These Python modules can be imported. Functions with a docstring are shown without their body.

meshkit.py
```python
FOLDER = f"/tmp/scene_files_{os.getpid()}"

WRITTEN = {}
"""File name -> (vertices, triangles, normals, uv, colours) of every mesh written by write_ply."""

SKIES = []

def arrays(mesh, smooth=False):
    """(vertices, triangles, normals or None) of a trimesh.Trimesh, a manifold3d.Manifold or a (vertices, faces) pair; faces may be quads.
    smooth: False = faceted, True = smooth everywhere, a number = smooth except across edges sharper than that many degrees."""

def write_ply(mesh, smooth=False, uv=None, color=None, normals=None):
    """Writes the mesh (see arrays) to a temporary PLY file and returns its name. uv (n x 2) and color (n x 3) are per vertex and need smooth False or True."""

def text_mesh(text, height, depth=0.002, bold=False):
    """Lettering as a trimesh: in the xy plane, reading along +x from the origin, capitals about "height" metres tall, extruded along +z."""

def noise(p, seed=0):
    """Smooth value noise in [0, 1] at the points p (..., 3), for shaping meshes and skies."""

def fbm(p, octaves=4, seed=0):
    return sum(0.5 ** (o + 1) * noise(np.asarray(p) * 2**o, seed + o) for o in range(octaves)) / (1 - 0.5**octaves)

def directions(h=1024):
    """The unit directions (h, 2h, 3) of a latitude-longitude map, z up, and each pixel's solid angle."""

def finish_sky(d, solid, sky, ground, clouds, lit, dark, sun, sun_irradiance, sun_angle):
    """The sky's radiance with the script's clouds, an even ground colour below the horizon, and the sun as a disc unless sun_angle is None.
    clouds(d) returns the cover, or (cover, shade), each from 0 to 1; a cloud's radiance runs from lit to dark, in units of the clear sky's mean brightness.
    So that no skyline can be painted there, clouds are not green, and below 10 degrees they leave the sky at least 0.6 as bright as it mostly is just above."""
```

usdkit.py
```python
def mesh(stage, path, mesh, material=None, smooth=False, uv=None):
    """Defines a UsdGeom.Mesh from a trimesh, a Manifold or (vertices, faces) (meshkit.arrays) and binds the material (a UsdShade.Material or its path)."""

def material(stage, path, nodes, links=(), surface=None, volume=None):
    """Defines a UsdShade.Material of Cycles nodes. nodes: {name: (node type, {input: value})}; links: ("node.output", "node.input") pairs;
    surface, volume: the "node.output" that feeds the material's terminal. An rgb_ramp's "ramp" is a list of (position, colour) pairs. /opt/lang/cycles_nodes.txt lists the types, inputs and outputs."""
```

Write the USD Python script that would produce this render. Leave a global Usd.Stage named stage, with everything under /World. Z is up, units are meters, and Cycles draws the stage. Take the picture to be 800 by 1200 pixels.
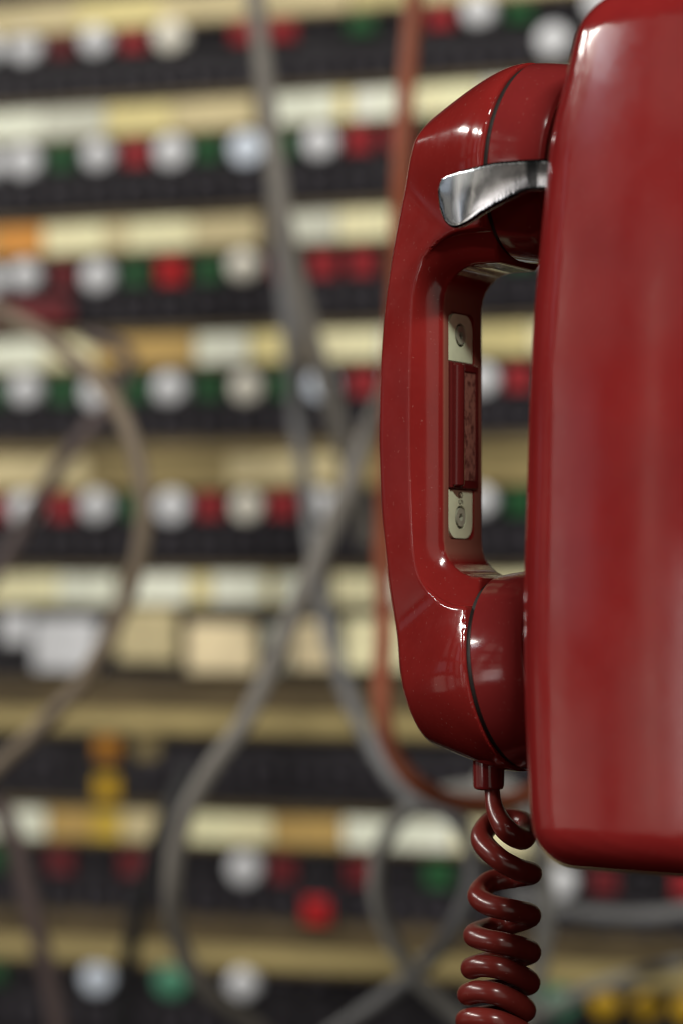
import math, random
import numpy as np, trimesh, manifold3d as mf
from shapely.geometry import Polygon, Point, box as sbox
from pxr import Usd, UsdGeom, UsdLux, UsdShade, Gf, Sdf
import usdkit, meshkit

stage = Usd.Stage.CreateInMemory()
UsdGeom.SetStageUpAxis(stage, "Z")
UsdGeom.SetStageMetersPerUnit(stage, 1.0)
W = stage.DefinePrim("/World", "Xform")
UsdGeom.Scope.Define(stage, "/World/Looks")
rng = random.Random(7)
R_ = math.radians

# ------------------------------------------------------------------ camera
FOC = 85.0
FPX = 2846.0                       # focal length in pixels of the 800 x 1200 photograph
cam = UsdGeom.Camera.Define(stage, "/World/camera")
cam.CreateFocalLengthAttr(FOC)
cam.CreateHorizontalApertureAttr(FOC * 800 / FPX)
cam.CreateVerticalApertureAttr(FOC * 1200 / FPX)
cam.CreateVerticalApertureOffsetAttr(FOC * 90 / FPX)
cam.CreateFStopAttr(4.0)
cam.CreateFocusDistanceAttr(0.722)
cam.CreateClippingRangeAttr(Gf.Vec2f(0.05, 100))
cam.AddTransformOp().Set(Gf.Matrix4d(1, 0, 0, 0, 0, 0, 1, 0, 0, -1, 0, 0, 0, 0, 0, 1))   # looks along +y, z up
cam.CreateExposureAttr(0.40)

# ------------------------------------------------------------------ lamps of the room and added fill lights (all out of frame)
def rect(name, pos, target, w, h, inten, col, label):
    l = UsdLux.RectLight.Define(stage, "/World/" + name)
    l.CreateWidthAttr(w); l.CreateHeightAttr(h); l.CreateIntensityAttr(inten); l.CreateColorAttr(Gf.Vec3f(*col))
    m = Gf.Matrix4d().SetLookAt(Gf.Vec3d(*pos), Gf.Vec3d(*target), Gf.Vec3d(0, 0, 1) if abs(pos[2] - target[2]) < 50 * abs(pos[0] - target[0]) + abs(pos[1] - target[1]) else Gf.Vec3d(0, 1, 0)).GetInverse()
    l.AddTransformOp().Set(m)
    return l
rect("ceiling_lamp", (-2.53, 0.10, 1.42), (0.04, 0.7, 0.13), 0.4, 0.09, 125, (1, .97, .90), "")
rect("ceiling_lamp_003", (-2.53, 0.78, 1.42), (0.04, 0.7, 0.13), 0.5, 0.09, 125, (1, .97, .90), "")
rect("ceiling_lamp_001", (-1.95, 1.60, 1.20), (0.04, 0.7, 0.13), 0.45, 0.09, 60, (1, .97, .90), "")
rect("ceiling_lamp_002", (0.7, -1.5, 1.8), (0.0, 0.9, 0), 1.1, 0.12, 165, (1, .97, .90), "")  # added fill lamp, brightens the inner face of the grip
for k in range(4):   # a window of four panes, far to the left
    rect("window_light" + ("_%03d" % k if k else ""), (-3.3, -0.53 + .10 * (k % 2), 1.60 + .11 * (k // 2)), (0.07, 0.67, 0.148), 0.07, 0.08, 13.0, (.86, .92, 1.0), "")
rect("window_light_004", (-3.3, -0.48, 1.38), (0.07, 0.67, 0.148), 0.20, 0.22, 0.9, (.80, .80, 1.0), "")
rect("added_band_light", (-4.1, -2.35, -0.38), (-3, -2.35, -0.38), 1.1, 0.95, 1.9, (1, .90, .86), "")  # this and the next two: added glow rectangles, give the housing its reflected bands
rect("added_band_light_001", (-4.1, -1.53, 0.2), (-3, -1.53, 0.2), 0.09, 2.0, 1.2, (1, .86, .72), "")
rect("added_band_light_002", (-4.1, -0.55, 0.1), (-3, -0.55, 0.1), 0.16, 2.2, 0.9, (1, .86, .74), "")
wr = random.Random(11)
n_fill = 0
for i in range(6):          # added grid of dim glow panels at the left, breaks up the gloss reflections
    for k in range(4):
        y0, z0 = -2.95 + .9 * i, -1.1 + .95 * k
        w_, h_ = wr.uniform(.45, .85), wr.uniform(.5, .92)
        c_ = wr.choice([(1, .90, .80), (1, .84, .72), (1, .94, .86), (.86, .90, 1.0)])
        rect("wall_fill" + ("_%03d" % n_fill if n_fill else ""), (-4.2, y0 + .4, z0 + .4), (0, y0 + .4, z0 + .4), w_, h_, wr.choice([.15, .2, .3, .36, .44, .5]), c_, "")
        n_fill += 1
rect("room_fill", (1.3, -2.6, 0.25), (0.1, 0.8, 0.0), 3.6, 3.2, .46, (1, .92, .80), "")  # added broad fill from behind the camera, lifts the grip plates

# ------------------------------------------------------------------ helpers
used = {}
def nm(parent, name):
    k = used.get((parent, name), 0)
    used[(parent, name)] = k + 1
    return f"{parent}/{name}" if k == 0 else f"{parent}/{name}_{k:03d}"
def tag(p, label=None, cat=None, group=None, kind=None):
    p = p.GetPrim() if hasattr(p, "GetPrim") else p
    for k, v in (("label", label), ("category", cat), ("group", group), ("kind", kind)):
        if v:
            p.SetCustomDataByKey(k, v)
    return p
def obj(name, mesh, m, parent="/World", smooth=False, label=None):
    path = nm(str(parent.GetPath()) if hasattr(parent, "GetPath") else parent, name)
    o = usdkit.mesh(stage, path, mesh, m, smooth=smooth)
    if label:
        o.GetPrim().SetCustomDataByKey("label", label)
    return o
def thing(name, label, cat, loc=(0, 0, 0), rz=0, group=None):
    x = UsdGeom.Xform.Define(stage, nm("/World", name))
    x.AddTranslateOp().Set(Gf.Vec3d(*loc))
    x.AddRotateZOp().Set(rz)
    tag(x, label, cat, group)
    return x
def at(px, py, y):
    """the point seen at a pixel of the photograph, y metres from the lens"""
    return np.array([(px - 400) / FPX * y, y, (690 - py) / FPX * y])
def spline(P, n=10):
    P = np.asarray(P, float)
    Q = np.vstack([2 * P[0] - P[1], P, 2 * P[-1] - P[-2]])
    out = []
    t = np.linspace(0, 1, n, endpoint=False)[:, None]
    for i in range(1, len(Q) - 2):
        a, b, c, d = Q[i - 1], Q[i], Q[i + 1], Q[i + 2]
        out.append(.5 * (2 * b + (c - a) * t + (2 * a - 5 * b + 4 * c - d) * t * t + (3 * b - a - 3 * c + d) * t ** 3))
    return np.vstack(out + [P[-1:]])
def tube(P, r, sides=14, caps=True):
    """a round tube along P by parallel transport; r a number or one per point"""
    P = np.asarray(P, float)
    r = np.broadcast_to(r, (len(P),))
    T = np.gradient(P, axis=0)
    T /= np.linalg.norm(T, axis=1, keepdims=True)
    n = np.cross(T[0], [0.3, 0.1, 0.9]); n /= np.linalg.norm(n)
    V, ang = [], np.arange(sides) * 2 * np.pi / sides
    for i in range(len(P)):
        n = n - T[i] * (n @ T[i]); n /= np.linalg.norm(n)
        b = np.cross(T[i], n)
        V.append(P[i] + r[i] * (np.cos(ang)[:, None] * n + np.sin(ang)[:, None] * b))
    V = np.vstack(V)
    i, j = np.meshgrid(np.arange(len(P) - 1), np.arange(sides), indexing="ij")
    a, b_, c, d = i * sides + j, i * sides + (j + 1) % sides, (i + 1) * sides + (j + 1) % sides, (i + 1) * sides + j
    F = np.vstack([np.stack([a, b_, c], -1).reshape(-1, 3), np.stack([a, c, d], -1).reshape(-1, 3)])
    if caps:
        k = len(V)
        V = np.vstack([V, P[:1], P[-1:]])
        s = np.arange(sides); e = (len(P) - 1) * sides
        F = np.vstack([F, np.stack([np.full(sides, k), (s + 1) % sides, s], -1), np.stack([np.full(sides, k + 1), e + s, e + (s + 1) % sides], -1)])
    return trimesh.Trimesh(V, F, process=False)
def bx(x0, x1, y0, y1, z0, z1, ch=0.0):
    """a box, its edges chamfered by ch"""
    if ch <= 0:
        return mf.Manifold.cube([x1 - x0, y1 - y0, z1 - z0]).translate([x0, y0, z0])
    pts = []
    for sx in (0, 1):
        for sy in (0, 1):
            for sz in (0, 1):
                p = np.array([(x0, x1)[sx], (y0, y1)[sy], (z0, z1)[sz]])
                s = np.array([1 - 2 * sx, 1 - 2 * sy, 1 - 2 * sz]) * ch
                for k in range(3):
                    q = s.copy(); q[k] = 0; pts.append(p + q)
    return mf.Manifold.hull_points(np.array(pts))
def ext(poly, h):
    return trimesh.creation.extrude_polygon(poly, h, engine="earcut")
def revolve(prof, n=64):
    """(radius, height) pairs turned about +z"""
    return trimesh.creation.revolve(np.array(prof), sections=n)

def iso(f, lo, hi, h):
    """surface of the solid f(x, y, z) < 0 by surface nets, vertices pulled onto f = 0"""
    ax = [np.arange(l, u + h, h) for l, u in zip(lo, hi)]
    G = np.stack(np.meshgrid(*ax, indexing="ij"), -1)
    D = f(G[..., 0], G[..., 1], G[..., 2])
    S = D < 0
    n = np.array(D.shape) - 1
    acc = np.zeros((*n, 3)); cnt = np.zeros(n)
    corners = [(i, j, k) for i in (0, 1) for j in (0, 1) for k in (0, 1)]
    sl = lambda c: tuple(slice(c[d], c[d] + n[d]) for d in range(3))
    for d in range(3):
        for c in corners:
            if c[d]: continue
            e = list(c); e[d] = 1; e = tuple(e)
            A, B = D[sl(c)], D[sl(e)]
            m = S[sl(c)] != S[sl(e)]
            t = np.where(m, A / np.where(m, A - B, 1), 0)
            p = G[sl(c)].copy(); p[..., d] += t * h
            acc += np.where(m[..., None], p, 0); cnt += m
    idx = -np.ones(n, int); on = cnt > 0
    idx[on] = np.arange(on.sum())
    V = acc[on] / cnt[on][:, None]
    F = []
    for d in range(3):
        a, b = (d + 1) % 3, (d + 2) % 3
        lo_, hi_ = [slice(1, -1)] * 3, [slice(1, -1)] * 3
        lo_[d], hi_[d] = slice(0, -1), slice(1, None)
        s0, s1 = S[tuple(lo_)], S[tuple(hi_)]
        q = np.argwhere(s0 != s1)
        flip = s0[tuple(q.T)]
        o = np.array([1, 1, 1]); o[d] = 0
        q = q + o
        def at_(da, db):
            r = q.copy(); r[:, a] -= da; r[:, b] -= db
            return idx[tuple(r.T)]
        v00, v10, v11, v01 = at_(1, 1), at_(0, 1), at_(0, 0), at_(1, 0)
        quad = np.stack([v00, v10, v11, v01], -1)
        quad[~flip] = quad[~flip][:, ::-1]
        F.append(quad)
    F = np.vstack(F)
    e = h * .05
    for _ in range(4):
        x, y, z = V.T
        g = np.stack([f(x + e, y, z) - f(x - e, y, z), f(x, y + e, z) - f(x, y - e, z), f(x, y, z + e) - f(x, y, z - e)], -1) / (2 * e)
        V = V - np.clip(f(x, y, z) / np.maximum((g * g).sum(1), .05), -.5 * h, .5 * h)[:, None] * g
    return trimesh.Trimesh(V, np.vstack([F[:, [0, 1, 2]], F[:, [0, 2, 3]]]), process=False)
def rmax(r, *d):
    """rounded intersection"""
    m = d[0]
    for x in d[1:]: m = np.maximum(m, x)
    s = 0
    for x in d: s = s + np.maximum(x + r, 0) ** 2
    return np.minimum(-r, m) + np.sqrt(s)
def smin(k, a, b):
    h = np.maximum(k - np.abs(a - b), 0) / k
    return np.minimum(a, b) - h * h * k * .25

# ------------------------------------------------------------------ materials
def mat(name, nodes, links=(), surface="p.BSDF"):
    return usdkit.material(stage, "/World/Looks/" + name, nodes, links, surface=surface)
def plain(name, col, rough=.5, metal=0.0, var=.12, scale=60, spec=.5, bump=0.0):
    c = np.array(col)
    nodes = {"tc": ("texture_coordinate", {}), "n": ("noise_texture", {"scale": scale, "detail": 4.0}),
             "r": ("rgb_ramp", {"ramp": [(.25, tuple(c * (1 - var))), (.75, tuple(np.minimum(c * (1 + var), 1)))]}),
             "rr": ("map_range", {"from_min": .2, "from_max": .8, "to_min": max(rough - .08, .03), "to_max": rough + .08}),
             "p": ("principled_bsdf", {"metallic": metal, "specular_ior_level": spec})}
    links = [("tc.object", "n.vector"), ("n.fac", "r.fac"), ("r.color", "p.base_color"), ("n.fac", "rr.value"), ("rr.result", "p.roughness")]
    if bump:
        nodes["b"] = ("bump", {"strength": bump, "distance": .001}); links += [("n.fac", "b.height"), ("b.normal", "p.normal")]
    return mat(name, nodes, links)
def red_plastic(name, a, b, rough, wear=.5, bump=.02, brown_sheen=None):
    """old glossy phenolic plastic: slight clouding of the colour, smudges in the gloss, fine dust specks and scratches"""
    nodes = {"tc": ("texture_coordinate", {}),
             "n": ("noise_texture", {"scale": 24.0, "detail": 8.0, "roughness": .6}),
             "r": ("rgb_ramp", {"ramp": [(.3, a), (.7, b)]}),
             "s": ("noise_texture", {"scale": 70.0, "detail": 6.0, "roughness": .7}),
             "rr": ("map_range", {"from_min": .35, "from_max": .75, "to_min": rough, "to_max": rough + .14 * wear, "clamp": True}),
             "d": ("noise_texture", {"scale": 900.0, "detail": 2.0}),
             "dr": ("map_range", {"from_min": .68, "from_max": .76, "to_min": 0.0, "to_max": .24 * wear, "clamp": True}),
             "mx": ("mix_color", {"b": (.42, .20, .17)}),
             "w": ("noise_texture", {"scale": 55.0, "detail": 1.0}),
             "bp": ("bump", {"strength": bump, "distance": .002}),
             "p": ("principled_bsdf", {"specular_ior_level": .5})}
    links = [("tc.object", "n.vector"), ("tc.object", "s.vector"), ("tc.object", "d.vector"), ("tc.object", "w.vector"),
             ("n.fac", "r.fac"), ("s.fac", "rr.value"), ("rr.result", "p.roughness"), ("d.fac", "dr.value"), ("dr.result", "mx.fac"),
             ("r.color", "mx.a"), ("mx.result", "p.base_color"), ("w.fac", "bp.height"), ("bp.normal", "p.normal")]
    if brown_sheen:      # brown reflection on the inner face of the grip, painted into the colour
        nodes.update({"sx": ("separate_xyz", {}), "ox": ("separate_xyz", {}), "lt": ("math", {"math_type": "less_than", "value2": .004}), "mul": ("math", {"math_type": "multiply"}), "gm": ("map_range", {"from_min": .80, "from_max": .97, "to_min": 0.0, "to_max": .75, "clamp": True}), "gx": ("mix_color", {"b": brown_sheen})})
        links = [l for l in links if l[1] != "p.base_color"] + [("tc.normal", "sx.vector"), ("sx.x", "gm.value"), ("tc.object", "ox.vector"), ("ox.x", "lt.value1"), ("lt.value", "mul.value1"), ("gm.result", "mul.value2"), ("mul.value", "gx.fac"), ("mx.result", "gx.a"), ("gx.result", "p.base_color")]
    return mat(name, nodes, links)
M = {}
M["housing"] = red_plastic("red_housing_plastic", (.180, .0120, .0125), (.230, .0170, .0165), .085, .6, .012)
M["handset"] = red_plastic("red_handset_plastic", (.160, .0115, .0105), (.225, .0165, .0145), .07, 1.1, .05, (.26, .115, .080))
M["cap"] = red_plastic("maroon_cap_plastic", (.135, .013, .013), (.18, .017, .017), .09, .7, .03)
M["cord"] = red_plastic("maroon_cord_vinyl", (.100, .012, .010), (.160, .019, .014), .22, .8, .05)
M["module"] = red_plastic("dark_red_insert_plastic", (.085, .009, .009), (.115, .012, .011), .16, .6, .03)
M["label_print"] = mat("worn_printed_label", {"tc": ("texture_coordinate", {}), "mp": ("mapping", {"scale": (900.0, 900.0, 420.0)}), "n": ("noise_texture", {"scale": 1.0, "detail": 3.0, "roughness": .7}),
    "r": ("rgb_ramp", {"ramp": [(.40, (.10, .028, .022)), (.52, (.30, .13, .095))]}), "p": ("principled_bsdf", {"roughness": .45})},
    [("tc.object", "mp.vector"), ("mp.vector", "n.vector"), ("n.fac", "r.fac"), ("r.color", "p.base_color")])
M["chrome"] = mat("worn_chrome", {"tc": ("texture_coordinate", {}), "n": ("noise_texture", {"scale": 90.0, "detail": 5.0}), "rr": ("map_range", {"from_min": .3, "from_max": .7, "to_min": .10, "to_max": .20}),
    "w": ("noise_texture", {"scale": 140.0, "detail": 1.0}), "bp": ("bump", {"strength": .04, "distance": .002}), "sr": ("rgb_ramp", {"ramp": [(.3, (.53, .57, .60)), (.7, (.63, .66, .67))]}), "p": ("principled_bsdf", {"metallic": 1.0})},
    [("n.fac", "sr.fac"), ("sr.color", "p.base_color"), ("tc.object", "n.vector"), ("tc.object", "w.vector"), ("n.fac", "rr.value"), ("rr.result", "p.roughness"), ("w.fac", "bp.height"), ("bp.normal", "p.normal")])
M["ivory"] = plain("ivory_painted_plate", (.66, .74, .51), .38, 0, .10, 160, .5, .05)
M["screw"] = plain("dull_grey_screw", (.42, .44, .33), .35, .1, .2, 300)
M["black"] = plain("black_gap", (.012, .010, .008), .6, 0, .2)
M["ink"] = plain("dark_stamped_ink", (.03, .035, .02), .6)
M["steel"] = plain("grey_steel_plate", (.30, .30, .30), .4, .8)
M["panel"] = plain("black_rack_panel", (.016, .0145, .017), .5, 0, .25, 40, .25)
M["jack"] = plain("black_jack_plastic", (.030, .027, .033), .38, 0, .2, 50, .3)
M["hole"] = plain("dark_jack_hole", (.006, .006, .006), .8)
M["brass"] = plain("tarnished_brass_strip", (.30, .235, .105), .42, .35, .3, 25)
M["brass_bright"] = plain("yellowed_brass_strip", (.46, .37, .16), .40, .25, .2, 30)
M["brass_dark"] = plain("dark_brass_strip", (.12, .088, .045), .5, .3, .3, 25)
LAMPC = {"w": (.65, .66, .69), "c": (.74, .71, .62), "b": (.66, .73, .84), "r": (.30, .022, .028), "R": (.46, .015, .018), "d": (.13, .014, .018), "g": (.018, .085, .030), "t": (.08, .27, .17), "y": (.50, .30, .012), "o": (.42, .17, .012)}
LN = {"w": "white", "c": "warm_white", "b": "bluish_white", "r": "red", "R": "bright_red", "d": "dark_red", "g": "green", "t": "teal", "y": "yellow", "o": "orange"}
for k, c in LAMPC.items():
    M["lamp_" + k] = plain("lamp_cap_" + LN[k], c, .35, 0, .08, 80)
def paper(name, col, *_):
    """old paper: uneven yellowing and smudged, faded handwriting"""
    c = np.array(col)
    return mat(name, {"tc": ("texture_coordinate", {}), "n": ("noise_texture", {"scale": 22.0, "detail": 5.0}), "r": ("rgb_ramp", {"ramp": [(.25, tuple(c * .72)), (.5, tuple(c)), (.75, tuple(np.minimum(c * 1.15, .88)))]}),
        "mp": ("mapping", {"scale": (260.0, 1.0, 420.0)}), "w": ("noise_texture", {"scale": 1.0, "detail": 3.0}), "wm": ("map_range", {"from_min": .56, "from_max": .66, "to_min": 0.0, "to_max": .55, "clamp": True}),
        "mx": ("mix_color", {"b": (.10, .09, .075)}), "p": ("principled_bsdf", {"roughness": .65})},
        [("tc.object", "n.vector"), ("n.fac", "r.fac"), ("tc.object", "mp.vector"), ("mp.vector", "w.vector"), ("w.fac", "wm.value"), ("wm.result", "mx.fac"), ("r.color", "mx.a"), ("mx.result", "p.base_color")])
PAPER = {"W": (.66, .67, .55), "C": (.68, .61, .38), "Y": (.58, .48, .22), "T": (.48, .39, .22), "O": (.40, .25, .075), "N": (.50, .20, .03), "G": (.46, .45, .38), "K": (.46, .30, .03)}
PN = {"W": "white", "C": "cream", "Y": "yellowed", "T": "tan", "O": "ochre", "N": "orange", "G": "grey", "K": "yellow"}
for k, c in PAPER.items():
    M["paper_" + k] = paper("paper_label_" + PN[k], np.minimum(np.array(c) * np.array([1.24, 1.29, 1.28]), .85), .6, 0, .2, 22)
CABLE = {"grey": (.175, .162, .145), "brown": (.19, .150, .110), "blue_grey": (.18, .18, .185), "pale": (.26, .255, .24), "black": (.015, .015, .017), "rust": (.21, .050, .018), "plum": (.085, .062, .060)}
for k, c in CABLE.items():
    M["cable_" + k] = plain("cable_vinyl_" + k, c, .5, 0, .2, 30, .25)

# ------------------------------------------------------------------ the jack panel behind, turned 18 degrees to the lens
PB = -.30
sb = thing("jack_panel", "black rack panel of jacks, coloured lamp caps and paper label strips behind the telephone", "panel", (0, 1.25, PB), -18)
mm = lambda m: m.apply_scale(.001) if isinstance(m, trimesh.Trimesh) else m.scale([.001] * 3)
def pm(name, m, mt, parent=None, smooth=False, label=None):
    """a mesh given in millimetres of the panel: u to the right, depth towards the lens, v up from the horizon line"""
    v, f, _ = meshkit.arrays(m)
    return obj(name, (np.stack([v[:, 0], -v[:, 1], v[:, 2] - PB * 1000], -1) * .001, f[:, ::-1]), mt, parent or sb, smooth, label)
pm("back_plate", bx(-330, 330, -14, 0, -298, 400), M["panel"])
PITCH, U0 = 20.9, -176.4
lampw_prof = [(8.8, 0), (8.8, 3.6), (8.4, 4.8), (7.2, 5.7), (4, 6.2), (0.01, 6.4)]
lampw_mesh = revolve(lampw_prof, 24)
lamps_prof = [(7.2, 0), (7.2, 2.6), (6.6, 3.6), (4.5, 4.4), (0.01, 4.6)]
lamps_mesh = revolve(lamps_prof, 24)
lamp_sq = mf.Manifold.hull_points(np.array([[sx * 6.8, sy * 6.8, 0] for sx in (-1, 1) for sy in (-1, 1)] + [[sx * 6.8, sy * 6.8, 2.5] for sx in (-1, 1) for sy in (-1, 1)] + [[sx * 5.4, sy * 5.4, 4.2] for sx in (-1, 1) for sy in (-1, 1)]))
def facing(m, u, v, d=0):
    """turns a mesh built along +z to face the lens at (u, v) on the panel"""
    vv, f, _ = meshkit.arrays(m)
    return trimesh.Trimesh(np.stack([vv[:, 0] + u, vv[:, 2] + d, vv[:, 1] + v], -1), f[:, ::-1], process=False)
jack_mesh = ext(Polygon([(-7.5, -8), (7.5, -8), (8, -7.5), (8, 7.5), (7.5, 8), (-7.5, 8), (-8, 7.5), (-8, -7.5)]).difference(Point(0, 0).buffer(4.6, 6)), 3.0)
ring_mesh = ext(Point(0, 0).buffer(5.4, 6).difference(Point(0, 0).buffer(3.4, 6)), 4.2)

ROWS = [  # lamp height, lamps from slot -2 on, label strip height, its segments (start u, end u, paper), strip kind
    (290.0, "rw" "wdwrc.rr.g.rwg.wrg.w", 305.5, [(-330, -146, "T"), (-146, -98, "Y"), (-98, -55, "T"), (-55, 6, "T"), (8, 46, "Y"), (46, 200, "T"), (200, 330, "C")], "paper"),
    (229.6, "gw" "wgwrwgbgwrrgwgwrwg.w", 248.8, [(-330, -166, "W"), (-165, -130, "G"), (-129, -92, "Y"), (-91, -46, "T"), (-36, -2, "W"), (-1, 7, "Y"), (8, 40, "W"), (41, 75, "C"), (76, 140, "W"), (141, 330, "C")], "paper"),
    (166.4, "rw" "wdwgRgcrrrgwrgwgrw.g", 187.4, [(-330, -195, "O"), (-194, -166, "N"), (-165, -130, "C"), (-129, -118, "T"), (-117, -80, "C"), (-79, -44, "T"), (-30, -1, "G"), (0, 34, "C"), (35, 72, "W"), (73, 120, "C"), (121, 330, "T")], "paper"),
    (105.0, "wg" "wgwgwgcgbrwgwrwgrwgw", 126.2, [(-330, -165, "W"), (-164, -136, "C"), (-135, -79, "O"), (-78, -49, "W"), (-48, -30, "Y"), (-14, 22, "C"), (23, 70, "W"), (71, 100, "Y"), (101, 180, "C"), (181, 330, "W")], "paper"),
    (42.9, "gr" "wrwgwrcrw.g.wgrw.gw.", 63.2, [(-330, -140, "T"), (-60, 0, "T")], "brass_dull"),
    (None, "", 0.9, [(-330, -157, "C"), (-156, -124, "W"), (-118, -82, "W"), (-81, -70, "Y"), (-69, -40, "W"), (-39, -34, "Y"), (-33, -16, "W"), (-2, 26, "C"), (27, 75, "W"), (76, 104, "C"), (105, 330, "W")], "paper"),
    (None, "", -66.0, [], "brass"),
    (-145.6, "rg" ".d.d..wd.d.g..wd.r.w", -124.0, [(-330, -184, "G"), (-182, -164, "W"), (-163, -138, "O"), (-137, -121, "K"), (-120, -100, "T"), (-82, -36, "C"), (-35, 2, "O"), (3, 60, "W"), (61, 110, "C"), (111, 330, "T")], "paper"),
    (-206.0, ".g" "..b.t.w......gtyyy.y", -187.8, [], "brass"),
]
njack = 0
for ri, (lv, lamps, sv, segs, kind) in enumerate(ROWS):
    j = ri + 1
    hb = M["brass"] if kind != "brass_dull" else M["brass"]
    # label strip: a shallow channel with lips above and below
    prof = mf.Manifold.batch_boolean([bx(-330, 330, 0, 5, sv - 9.5, sv + 9.5), bx(-330, 330, 0, 7, sv + 8.4, sv + 11.0), bx(-330, 330, 0, 7, sv - 11.0, sv - 8.4)], mf.OpType.Add)
    st = pm("label_strip", prof, M["brass"] if kind == "brass_dull" else M["brass_dark"])
    stp = str(st.GetPath())
    for a, b, c in segs:
        pm("paper_label", bx(a, b, 5.003, 5.6 + rng.random() * .5, sv - 8.2, sv + 6.2 + rng.random() * .6), M["paper_" + c], stp)
    if kind == "brass":   # an empty two-step holder: dark upper lip, bright lower face
        pm("upper_lip", bx(-330, 330, 0, 4, sv + 11.1, sv + 17.5), M["brass_dark"], stp)
        pm("strip_face", bx(-330, 330, 5.003, 6.2, sv - 8.3, sv + 1.5), M["brass_bright"], stp)
    if kind == "brass_dull":
        pm("upper_lip", bx(-330, 330, 0, 4, sv + 11.1, sv + 15.5), M["brass_dark"], stp)
    if lv is not None:
        fld = pm("jack_field", bx(-330, 330, 0.002, 2.0, sv - 48.5, sv - 12.0), M["panel"])
        fp = str(fld.GetPath())
        for i, ch in enumerate(lamps):
            u = U0 + PITCH * (i - 2) + rng.uniform(-1.1, 1.1)
            if ch in "wcb":
                pm("lamp_cap", facing(lampw_mesh.copy().apply_scale([rng.uniform(.9, 1.03)] * 2 + [rng.uniform(.7, 1.5)]), u, lv + rng.uniform(-1.1, 1.1), 2.0), M["lamp_" + ch], fp, 40)
            elif ch in "ty":
                pm("lamp_cap", facing(lamps_mesh if ch == "y" else lampw_mesh, u, lv, 2.0), M["lamp_" + ch], fp, 40)
            elif ch != ".":
                pm("lamp_cap", facing(lamp_sq, u, lv, 2.0), M["lamp_" + ch], fp)
            else:
                pm("lamp_cap", facing(ring_mesh, u, lv, 2.0), M["jack"], fp)
            jm = trimesh.util.concatenate([facing(jack_mesh, u, sv - 39.5, 2.0), facing(ring_mesh, u, sv - 39.5, 2.002)])
            pm("jack", jm, M["jack"], fp)
# the odd ones
ex = pm("lamp_block", bx(102, 122, .002, 2, 262, 282), M["panel"])
pm("lamp_cap", facing(lampw_mesh, 112.3, 273.3, 2.0), M["lamp_w"], str(ex.GetPath()), 40)
ex = pm("lamp_block", bx(-22, -2, 2.003, 4, -176, -157), M["panel"])
pm("lamp_cap", facing(lamp_sq, -11.6, -166.1, 4.0), M["lamp_R"], str(ex.GetPath()))
# red plugs in the third row, left
ex = pm("plug_block", bx(-200, -148, 5.1, 12, 140, 154, 2), M["lamp_d"])
# fifth and sixth rows: wide keys between two strips, orange tabs below
kf = pm("key_field", bx(-330, 330, .002, 2, -48, -12), M["panel"]); kp = str(kf.GetPath())
KEYS = [(-189, -173, -12.5, -30, "w"), (-170, -134, -16, -44, "w"), (-122, -89, -11, -39, "T"), (-82, -45, -18, -44, "C2"), (-38, -28, -19, -43, "G"), (-24, -3, -17, -42, "C2"), (4, 38, -15, -42, "C"), (48, 80, -16, -42, "b"), (90, 120, -16, -42, "T")]
M["paper_C2"] = plain("peach_key_paper", (.80, .67, .42), .5, 0, .12, 45)
for a, b, t, o, c in KEYS:
    pm("key_cap", bx(a, b, 2.0, 9.0, o, t, 1.4), M["lamp_" + c] if c in "wb" else M["paper_" + c], kp)
tf = pm("tab_field", bx(-330, 330, .002, 2, -112, -78), M["panel"]); tp = str(tf.GetPath())
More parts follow.
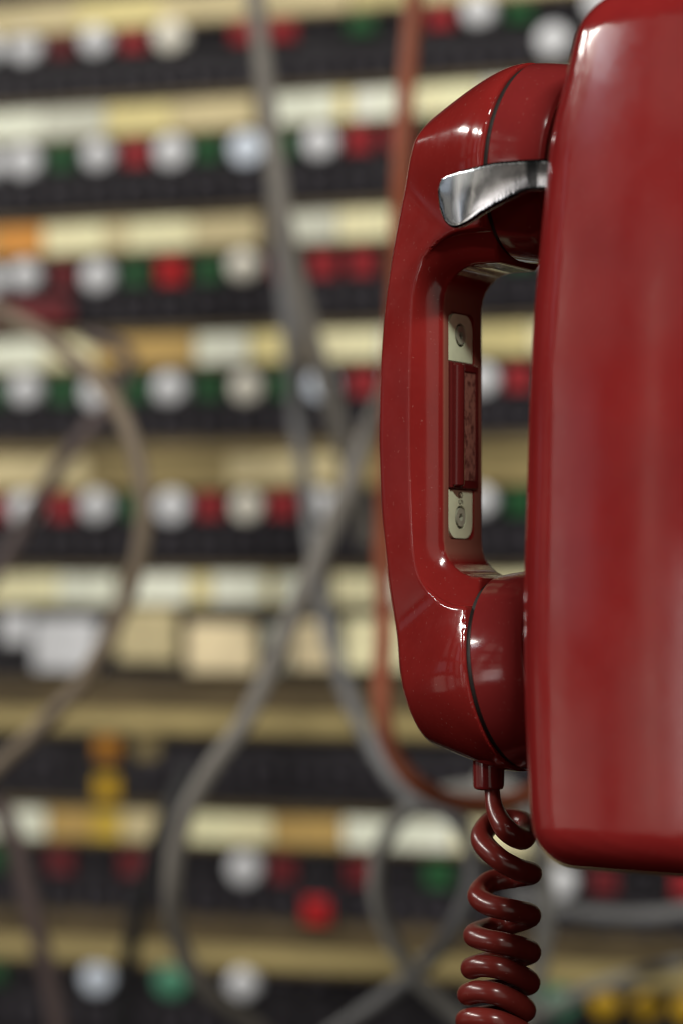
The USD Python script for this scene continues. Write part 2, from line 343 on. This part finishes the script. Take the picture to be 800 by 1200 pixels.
for u, v, c in ((-129.5, -84, "o"), (-129.5, -105.5, "y"), (-106.5, -84, "T")):
    pm("tab", bx(u - 6.5, u + 6.5, 2, 5, v - 6.5, v + 6.5, 1), M["lamp_" + c] if c != "T" else M["brass"], tp)
for i in range(17):
    u = U0 + PITCH * (i - .5)
    if i in (2, 3): continue
    pm("jack", trimesh.util.concatenate([facing(jack_mesh, u, -96, 2.0), facing(ring_mesh, u, -96, 2.002)]), M["jack"], tp)

# ------------------------------------------------------------------ loose patch cables between panel and telephone
def cable(label, pts, r, m):
    P = spline([at(*p) for p in pts], 12)
    c = P.mean(0); c[2] = P[:, 2].min()
    o = obj("patch_cable", tube(P - c, r, 12), M["cable_" + m], "/World", True)
    UsdGeom.Xformable(o).AddTranslateOp().Set(Gf.Vec3d(*c))
    tag(o, label, "cable", None)
cable("grey brown patch cable arching in from the left edge and curving back down to it", [(-60, 345, 1.20), (0, 366, 1.15), (60, 400, 1.10), (125, 458, 1.07), (160, 535, 1.06), (168, 620, 1.06), (145, 710, 1.07), (95, 800, 1.08), (40, 860, 1.09), (-10, 905, 1.10), (-60, 950, 1.1)], .0038, "brown")
cable("dull plum patch cable rising from the left edge to meet the arching brown cable", [(-50, 730, 1.15), (0, 665, 1.15), (45, 585, 1.15), (90, 520, 1.15), (130, 470, 1.16), (150, 415, 1.19), (100, 395, 1.22)], .0036, "plum")
cable("grey patch cable hanging from the top edge and sloping down to the cable crossing", [(292, -60, 1.12), (302, 20, 1.12), (316, 140, 1.12), (332, 260, 1.12), (355, 360, 1.13), (385, 460, 1.14), (410, 550, 1.15), (430, 640, 1.17)], .0045, "grey")
cable("pale grey patch cable hanging straight beside the sloping one above the crossing", [(318, 160, 1.17), (326, 260, 1.17), (338, 380, 1.17), (350, 500, 1.17), (362, 590, 1.17), (372, 660, 1.15), (385, 740, 1.13), (410, 820, 1.12), (445, 890, 1.10), (480, 935, 1.08), (520, 950, 1.06), (550, 985, 1.06), (552, 1040, 1.06), (520, 1105, 1.07), (470, 1155, 1.08), (400, 1205, 1.09), (340, 1250, 1.09)], .0038, "blue_grey")
cable("long grey brown patch cable running from behind the handset down to the bottom edge", [(480, 400, 1.11), (440, 485, 1.09), (405, 575, 1.08), (370, 660, 1.06), (332, 748, 1.06), (290, 840, 1.06), (245, 905, 1.06), (212, 970, 1.06), (202, 1045, 1.06), (212, 1110, 1.07), (245, 1165, 1.08), (300, 1205, 1.09), (350, 1250, 1.09)], .0042, "grey")
cable("rust red patch cable dropping behind the handset and curling out towards the housing", [(492, -60, 1.07), (482, 20, 1.07), (470, 180, 1.06), (466, 300, 1.06), (458, 480, 1.06), (448, 640, 1.06), (449, 740, 1.05), (446, 820, 1.04), (458, 880, 1.03), (490, 920, 1.02), (535, 940, 1.02), (590, 940, 1.02), (650, 920, 1.02), (700, 890, 1.02)], .0040, "rust")
cable("pale grey patch cable looping below the handset to the left of the coiled cord", [(590, 925, 1.10), (530, 928, 1.09), (485, 945, 1.08), (450, 985, 1.07), (440, 1040, 1.06), (455, 1095, 1.06), (490, 1150, 1.06), (540, 1195, 1.06), (590, 1240, 1.06)], .0036, "pale")
cable("pale grey patch cable arching behind the coiled cord", [(560, 915, 1.10), (600, 930, 1.09), (630, 985, 1.08), (640, 1060, 1.08), (632, 1130, 1.08), (610, 1220, 1.08)], .0040, "pale")
cable("grey patch cable lying level below the telephone housing", [(600, 1050, 1.13), (650, 1066, 1.12), (710, 1074, 1.11), (770, 1074, 1.11), (840, 1062, 1.11)], .0040, "blue_grey")
cable("pale grey patch cable slanting upward beside the yellow lamp caps at bottom right", [(560, 1235, 1.12), (620, 1195, 1.12), (680, 1165, 1.13), (740, 1145, 1.15), (800, 1130, 1.17)], .0032, "pale")
cable("black patch cable hanging beside the long grey cable at the lower left", [(225, 900, 1.15), (195, 960, 1.14), (172, 1030, 1.14), (158, 1090, 1.14), (148, 1150, 1.14), (140, 1240, 1.14)], .0042, "black")
cable("dull plum patch cable hanging in the lower left corner", [(-20, 930, 1.12), (10, 965, 1.12), (30, 1040, 1.12), (48, 1110, 1.12), (64, 1180, 1.12), (75, 1250, 1.12)], .0042, "plum")

# ------------------------------------------------------------------ the telephone: its frame is turned 31 degrees, a = out of its left side, w = into the wall
TH = 31.0
ORG = (.0364, .740, -.070)          # the base of the handset's axis; local z = 0 here is the horizon line
ZB = ORG[2] * 1000
def tele(o, m, name, mt, parent, smooth=False, label=None):
    """mesh in millimetres of the telephone's frame (a, w, z from the horizon)"""
    v, f, _ = meshkit.arrays(m)
    return obj(name, ((v - [0, 0, ZB]) * .001, f), mt, parent, smooth, label)

# housing
BODY_SIL = None
aL_z = np.array([-100, -82, -60, -20, 0, 30, 62, 97, 125, 142, 165, 185])
aL_v = np.array([47.5, 45.5, 42.7, 41.3, 41.4, 42.2, 43.0, 45.3, 47.8, 51.6, 57.0, 62.0])
wF_z = np.array([-100, -60, 0, 60, 120, 185])
wF_v = np.array([-49.5, -51.5, -52.5, -51.5, -48.0, -41.0])
from scipy.interpolate import PchipInterpolator
aL_f, wF_f = PchipInterpolator(aL_z, aL_v), PchipInterpolator(wF_z, wF_v)
ZT0, ZB0 = 166.0, -78.0
def f_body(a, w, z):
    zc = np.clip(z, -100, 185)
    left = aL_f(zc) - a
    right = a - 176 + (zc - 40) * .03
    front = wF_f(zc) + .0013 * (a - 112) ** 2 - 2.6 - w
    back = w - 44
    top = z - ZT0 - .03 * (a - 60)
    bot = ZB0 - z
    return np.maximum(rmax(12.0, left, right, front, top, bot), back)

# handset
back_py = np.array([40, 75, 110, 138, 175, 240, 310, 380, 450, 520, 580, 660, 730, 800, 850, 880, 905, 940])
back_px = np.array([530, 516, 503, 493, 480, 465, 452, 443, 439, 438, 440, 447, 457, 470, 484, 494, 503, 518])
bz = (690 - back_py) * .26
ba = ((back_px - 400) * .26 - 31.2) / .882
aB_f = PchipInterpolator(bz[::-1], ba[::-1])
EC, EA, ER, EL = np.array([23.0, 127.6]), R_(-8.0), 29.6, (.72, 7.0)
MC, MA, MR, ML = np.array([17.7, -25.5]), R_(9.5), 29.6, (.55, 4.5)
def axis_tr(c, ang, a, z):
    da, dz = a - c[0], z - c[1]
    return da * math.cos(ang) + dz * math.sin(ang), -da * math.sin(ang) + dz * math.cos(ang)   # along the axis (forward), across it
def dome(c, ang, R, L, a, w, z):
    t, r = axis_tr(c, ang, a, z)
    rr = np.sqrt(r * r + w * w + 1e-9)
    b = np.maximum(-t, 0)
    h = np.sqrt((L[0] * b) ** 2 + L[1] ** 2)
    d = (rr - R + h - L[1]) / np.sqrt(1 + (L[0] ** 2 * b / h) ** 2)
    return d, t
ZT, ZBW = 97.0, 3.5
def f_handset(a, w, z):
    aB = aB_f(np.clip(z, bz.min(), bz.max()))
    aw = np.sqrt(w * w + .25)
    de, te = dome(EC, EA, ER, EL, a, w, z)
    dm, tm = dome(MC, MA, MR, ML, a, w, z)
    side = (aw - (11.2 + (a - aB) * .335)) * .948
    grip = rmax(1.5, side, z - (EC[1] + 8), (MC[1] - 6) - z)
    de_ = np.maximum(de, te); dm_ = np.maximum(dm, tm)
    lim = np.maximum(te, -1e3) * (z > 60) + np.maximum(tm, -1e3) * (z <= 60)
    grip = np.maximum(grip, lim)
    d = smin(7.0, grip, np.minimum(de_, dm_))
    d = rmax(.7, rmax(1.8, d, aB - a + .011 * w * w), lim)
    # the scooped-out grip
    win = rmax(11.0, -a, z - ZT, ZBW - z)
    e = np.clip(np.where(w < 0, aw - 10.8, aw - 13.6), 0, 5.2)
    cut = (win - 1.65 * e + .22 * np.sin(np.clip(e / 5.2, 0, 1) * np.pi) * 6) * .62
    return rmax(.7, d, -cut)

def build_phone():
    global housing
    ph = thing("wall_telephone", "glossy red wall telephone housing with a chrome hook, cropped by the right edge", "telephone", ORG, -TH)
    tele(ph, iso(f_body, (36, -60, -84), (182, 46, 178), 1.7), "housing", M["housing"], ph, 40)
    tele(ph, bx(62, 160, 44.05, 50, -50, 140, 1), "mounting_plate", M["steel"], ph)
    # chrome hook: a spoon-shaped tongue along the near side of the ear cup
    top = np.array([(51.4, 121.5), (45.8, 121.8), (36.6, 122.1), (29.5, 122.1), (22.7, 121.2), (16.7, 120.5), (12.6, 119.4), (10.9, 117.8)])
    bot = np.array([(10.3, 115.4), (10.6, 111.2), (12.5, 106.8), (15.4, 104.6), (18.5, 104.6), (22.7, 106.2), (26.0, 107.9), (31.5, 110.2), (36.6, 112.0), (40.0, 113.1), (46.1, 112.9), (51.4, 112.4)])
    poly = Polygon(np.vstack([spline(np.c_[top, np.zeros(len(top))], 5)[:, :2], spline(np.c_[bot, np.zeros(len(bot))], 5)[:, :2]])).buffer(0)
    poly = poly.buffer(-3.0).buffer(3.0)
    ring = np.array(poly.exterior.coords)[:-1]
    g = mf.Manifold.extrude(mf.CrossSection([ring if poly.exterior.is_ccw else ring[::-1]]), 2.2)
    g = g.refine_to_length(.9)
    v, f, _ = meshkit.arrays(g)
    aa, zz, ww = v[:, 0].copy(), v[:, 1].copy(), v[:, 2].copy()
    # curved across its width (edges rolled toward the lens) and swept along its length
    tp, bt = top[np.argsort(top[:, 0])], bot[np.argsort(bot[:, 0])]
    zt, zb = np.interp(aa, tp[:, 0], tp[:, 1]), np.interp(aa, bt[:, 0], bt[:, 1])
    mid, half = (zt + zb) / 2, np.maximum((zt - zb) / 2, 4)
    q = np.clip((zz - mid) / half, -1.1, 1.1)
    w0 = -35.0 + 1.2 * np.clip((24 - aa) / 14, 0, 1) ** 2 + 1.5 * np.clip((aa - 40) / 20, 0, 1) + .35 * q * q - .25 * q - 0.8 * np.sin(np.clip((aa - 9) / 34, 0, 1) * np.pi)
    m = trimesh.Trimesh(np.stack([aa, w0 + ww, zz], -1), f[:, ::-1], process=False)
    m = trimesh.smoothing.filter_taubin(m, iterations=6)
    m.fix_normals()
    tele(ph, m, "hook", M["chrome"], ph, True)
    return ph
phone = build_phone()

def revolve_on(c, ang, prof, n=96):
    """a turned part on a cup's axis; prof = (radius, forward)"""
    m = revolve(prof, n)
    v = np.array(m.vertices)
    t, x, y = v[:, 2], v[:, 0], v[:, 1]
    a = c[0] + t * math.cos(ang) - x * math.sin(ang)
    z = c[1] + t * math.sin(ang) + x * math.cos(ang)
    r = trimesh.Trimesh(np.stack([a, y, z], -1), m.faces, process=False)
    if r.volume < 0: r.invert()
    return r
def build_handset():
    hs = thing("handset", "dark red telephone handset hanging upright on the chrome hook", "handset", ORG, -TH)
    body = iso(f_handset, (-30, -36, -66), (34, 36, 172), .75)
    man = mf.Manifold(mf.Mesh(np.asarray(body.vertices, np.float32), np.asarray(body.faces, np.uint32)))
    if man.is_empty():
        print("handset mesh not manifold"); 
    # the long pocket in the grip that holds the insert and the two plates
    pk = sbox(-8.2, 15.0, 8.2, 84.0).buffer(-2.5).buffer(2.5)
    pv = mf.Manifold.extrude(mf.CrossSection([np.array(pk.exterior.coords)[:-1][::-1] if not pk.exterior.is_ccw else np.array(pk.exterior.coords)[:-1]]), 10)
    pv = pv.transform(np.array([[0, 0, 1, -1.3], [1, 0, 0, 0], [0, 1, 0, 0]], float))
    if not man.is_empty():
        man = man - pv
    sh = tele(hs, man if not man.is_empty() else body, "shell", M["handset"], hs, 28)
    g = 1.5
    for name, c, ang, R in (("ear_cap", EC, EA, ER), ("mouth_cap", MC, MA, MR)):
        prof = [(0.01, g), (R - .5, g), (R - .05, g + .5), (R + .05, g + 4), (R - .1, g + 10), (R - .8, g + 14.2), (R - 1.8, g + 16.2), (R - 3.2, g + 16.9), (R - 5, g + 16.5), (R - 9, g + 15), (0.01, g + 14)]
        cp = tele(hs, revolve_on(c, ang, prof), name, M["cap"], hs, 35)
        tele(hs, revolve_on(c, ang, [(0.01, .02), (R - 1.0, .02), (R - 1.0, g - .02), (0.01, g - .02)]), "seam_ring", M["black"], hs, 35)
    # plates: rounded far end, square inner end, each with a screw
    def plate(z0, z1, round_top):
        pl = sbox(-7.6, z0, 7.6, z1)
        zr = z1 if round_top else z0
        r = 4.6
        rounded = pl.buffer(-r).buffer(r, 8)
        keep = sbox(-7.6, z0, 7.6, (z0 + z1) / 2) if round_top else sbox(-7.6, (z0 + z1) / 2, 7.6, z1)
        shp = rounded.union(keep)
        zs = 77.3 if round_top else 21.8
        shp = shp.difference(Point(0, zs).buffer(3.6, 12))
        m = ext(shp, 1.0)
        v = np.array(m.vertices)
        p = tele(hs, trimesh.Trimesh(np.stack([v[:, 2] - 1.25, v[:, 0], v[:, 1]], -1), m.faces, process=False), "screw_plate", M["ivory"], hs)
        pp = str(p.GetPath())
        def on(m2, zc, off):
            v = np.array(m2.vertices); return trimesh.Trimesh(np.stack([v[:, 2] + off, v[:, 0], v[:, 1] + zc], -1), m2.faces, process=False)
        head = ext(Point(0, 0).buffer(2.85, 12).difference(Polygon([(1.3 * math.cos(k * math.pi / 3), 1.3 * math.sin(k * math.pi / 3)) for k in range(6)])), 1.0)
        tele(hs, on(head, zs, -1.05), "screw", M["screw"], pp)
        tele(hs, on(ext(Point(0, 0).buffer(3.6, 12), .12), zs, -1.29), "screw_hole", M["black"], pp)
        return pp
    plate(69.2, 83.6, True)
    lower = plate(15.4, 30.0, False)
    for ch, zc in (("G", 28.6), ("5", 26.4)):      # G over 5, read down the plate
        t = meshkit.text_mesh(ch, 2.6, .08)
        v = np.array(t.vertices); v -= (v.max(0) + v.min(0)) / 2
        tele(hs, trimesh.Trimesh(np.stack([v[:, 2] - .22, v[:, 1], zc - v[:, 0] * .85], -1), t.faces, process=False), "stamped_lettering", M["ink"], lower)
    # the insert between the plates: side wall, half-round rib, framed printed label
    base = bx(-1.28, .9, -7.9, 8.1, 30.4, 68.8, .35) + bx(.1, .9, 7, 9.8, 30.6, 68.6, .3)
    rec = bx(.35, 3, -.6, 8.4, 33.0, 66.4)
    ip = tele(hs, base - rec, "grip_insert", M["module"], hs)
    rib = tube(np.array([[.7, -4.6, 31.0], [.7, -4.6, 31.5], [.7, -4.6, 67.7], [.7, -4.6, 68.2]]), [2.0, 2.6, 2.6, 2.0], 20)
    tele(hs, rib, "rib", M["module"], str(ip.GetPath()), 40)
    tele(hs, bx(.352, .45, -.4, 8.2, 33.2, 66.2), "printed_label", M["label_print"], str(ip.GetPath()))
    return hs
hs = build_handset()

# ------------------------------------------------------------------ coiled cord
def build_cord():
    Y0 = .735
    F, B, S = -.0080, .0080, 0.0
    pts = [(574, 902, 0), (576, 925, -.001), (580, 950, -.004), (593, 973, -.0085), (612, 983, -.004), (617, 968, .004), (600, 961, .008), (576, 964, .006), (564, 984, -.001), (583, 1006, -.008), (606, 1019, -.007), (622, 1024, 0), (604, 1028, .0075), (574, 1034, .0075)]
    L = [(560, 1050), (555, 1096), (552, 1135), (548, 1166), (546, 1196), (544, 1226)]
    Rr = [(621, 1073), (621, 1116), (620, 1152), (615, 1184), (613, 1212), (612, 1243)]
    for k in range(6):
        l, r = L[k], Rr[k]
        pts.append((l[0], l[1], 0))
        mx = (l[0] + r[0]) / 2
        up = [5, 1, -7, -8, -6, -6][k]
        pts.append((l[0] + 13, l[1] + (r[1] - l[1]) * .25 + up, -.0062))
        pts.append((mx + 5, l[1] + (r[1] - l[1]) * .5 + up, -.0085))
        pts.append((r[0], r[1], -.0005))
        if k < 5:
            n = L[k + 1]
            pts.append(((r[0] + n[0]) / 2 + 12, r[1] + (n[1] - r[1]) * .40, .0075))
            pts.append(((r[0] + n[0]) / 2 - 14, r[1] + (n[1] - r[1]) * .68, .0075))
    P = spline([at(px, py, Y0 + d) for px, py, d in pts], 10)
    n = len(P)
    r = np.full(n, .0034)
    r[:30] = np.interp(np.arange(30), [0, 14, 29], [.0024, .0024, .0034])
    base = at(573, 925, Y0)
    x = thing("coiled_cord", "maroon coiled telephone cord hanging from the lower end of the handset", "cord", tuple(base), 0)
    # even the curve out a little
    obj("coil", tube(P - base, r, 18), M["cord"], x, True)
    top = at(572, 893, Y0)
    prof = [(1e-5, -.0084), (.0036, -.0084), (.0044, -.0080), (.0047, -.0072), (.0048, -.002), (.0049, .004), (1e-5, .004)]
    m = revolve(prof, 32)
    m.apply_translation(top - base)
    if m.volume < 0: m.invert()
    obj("strain_relief", m, M["cap"], x, 40)
build_cord()
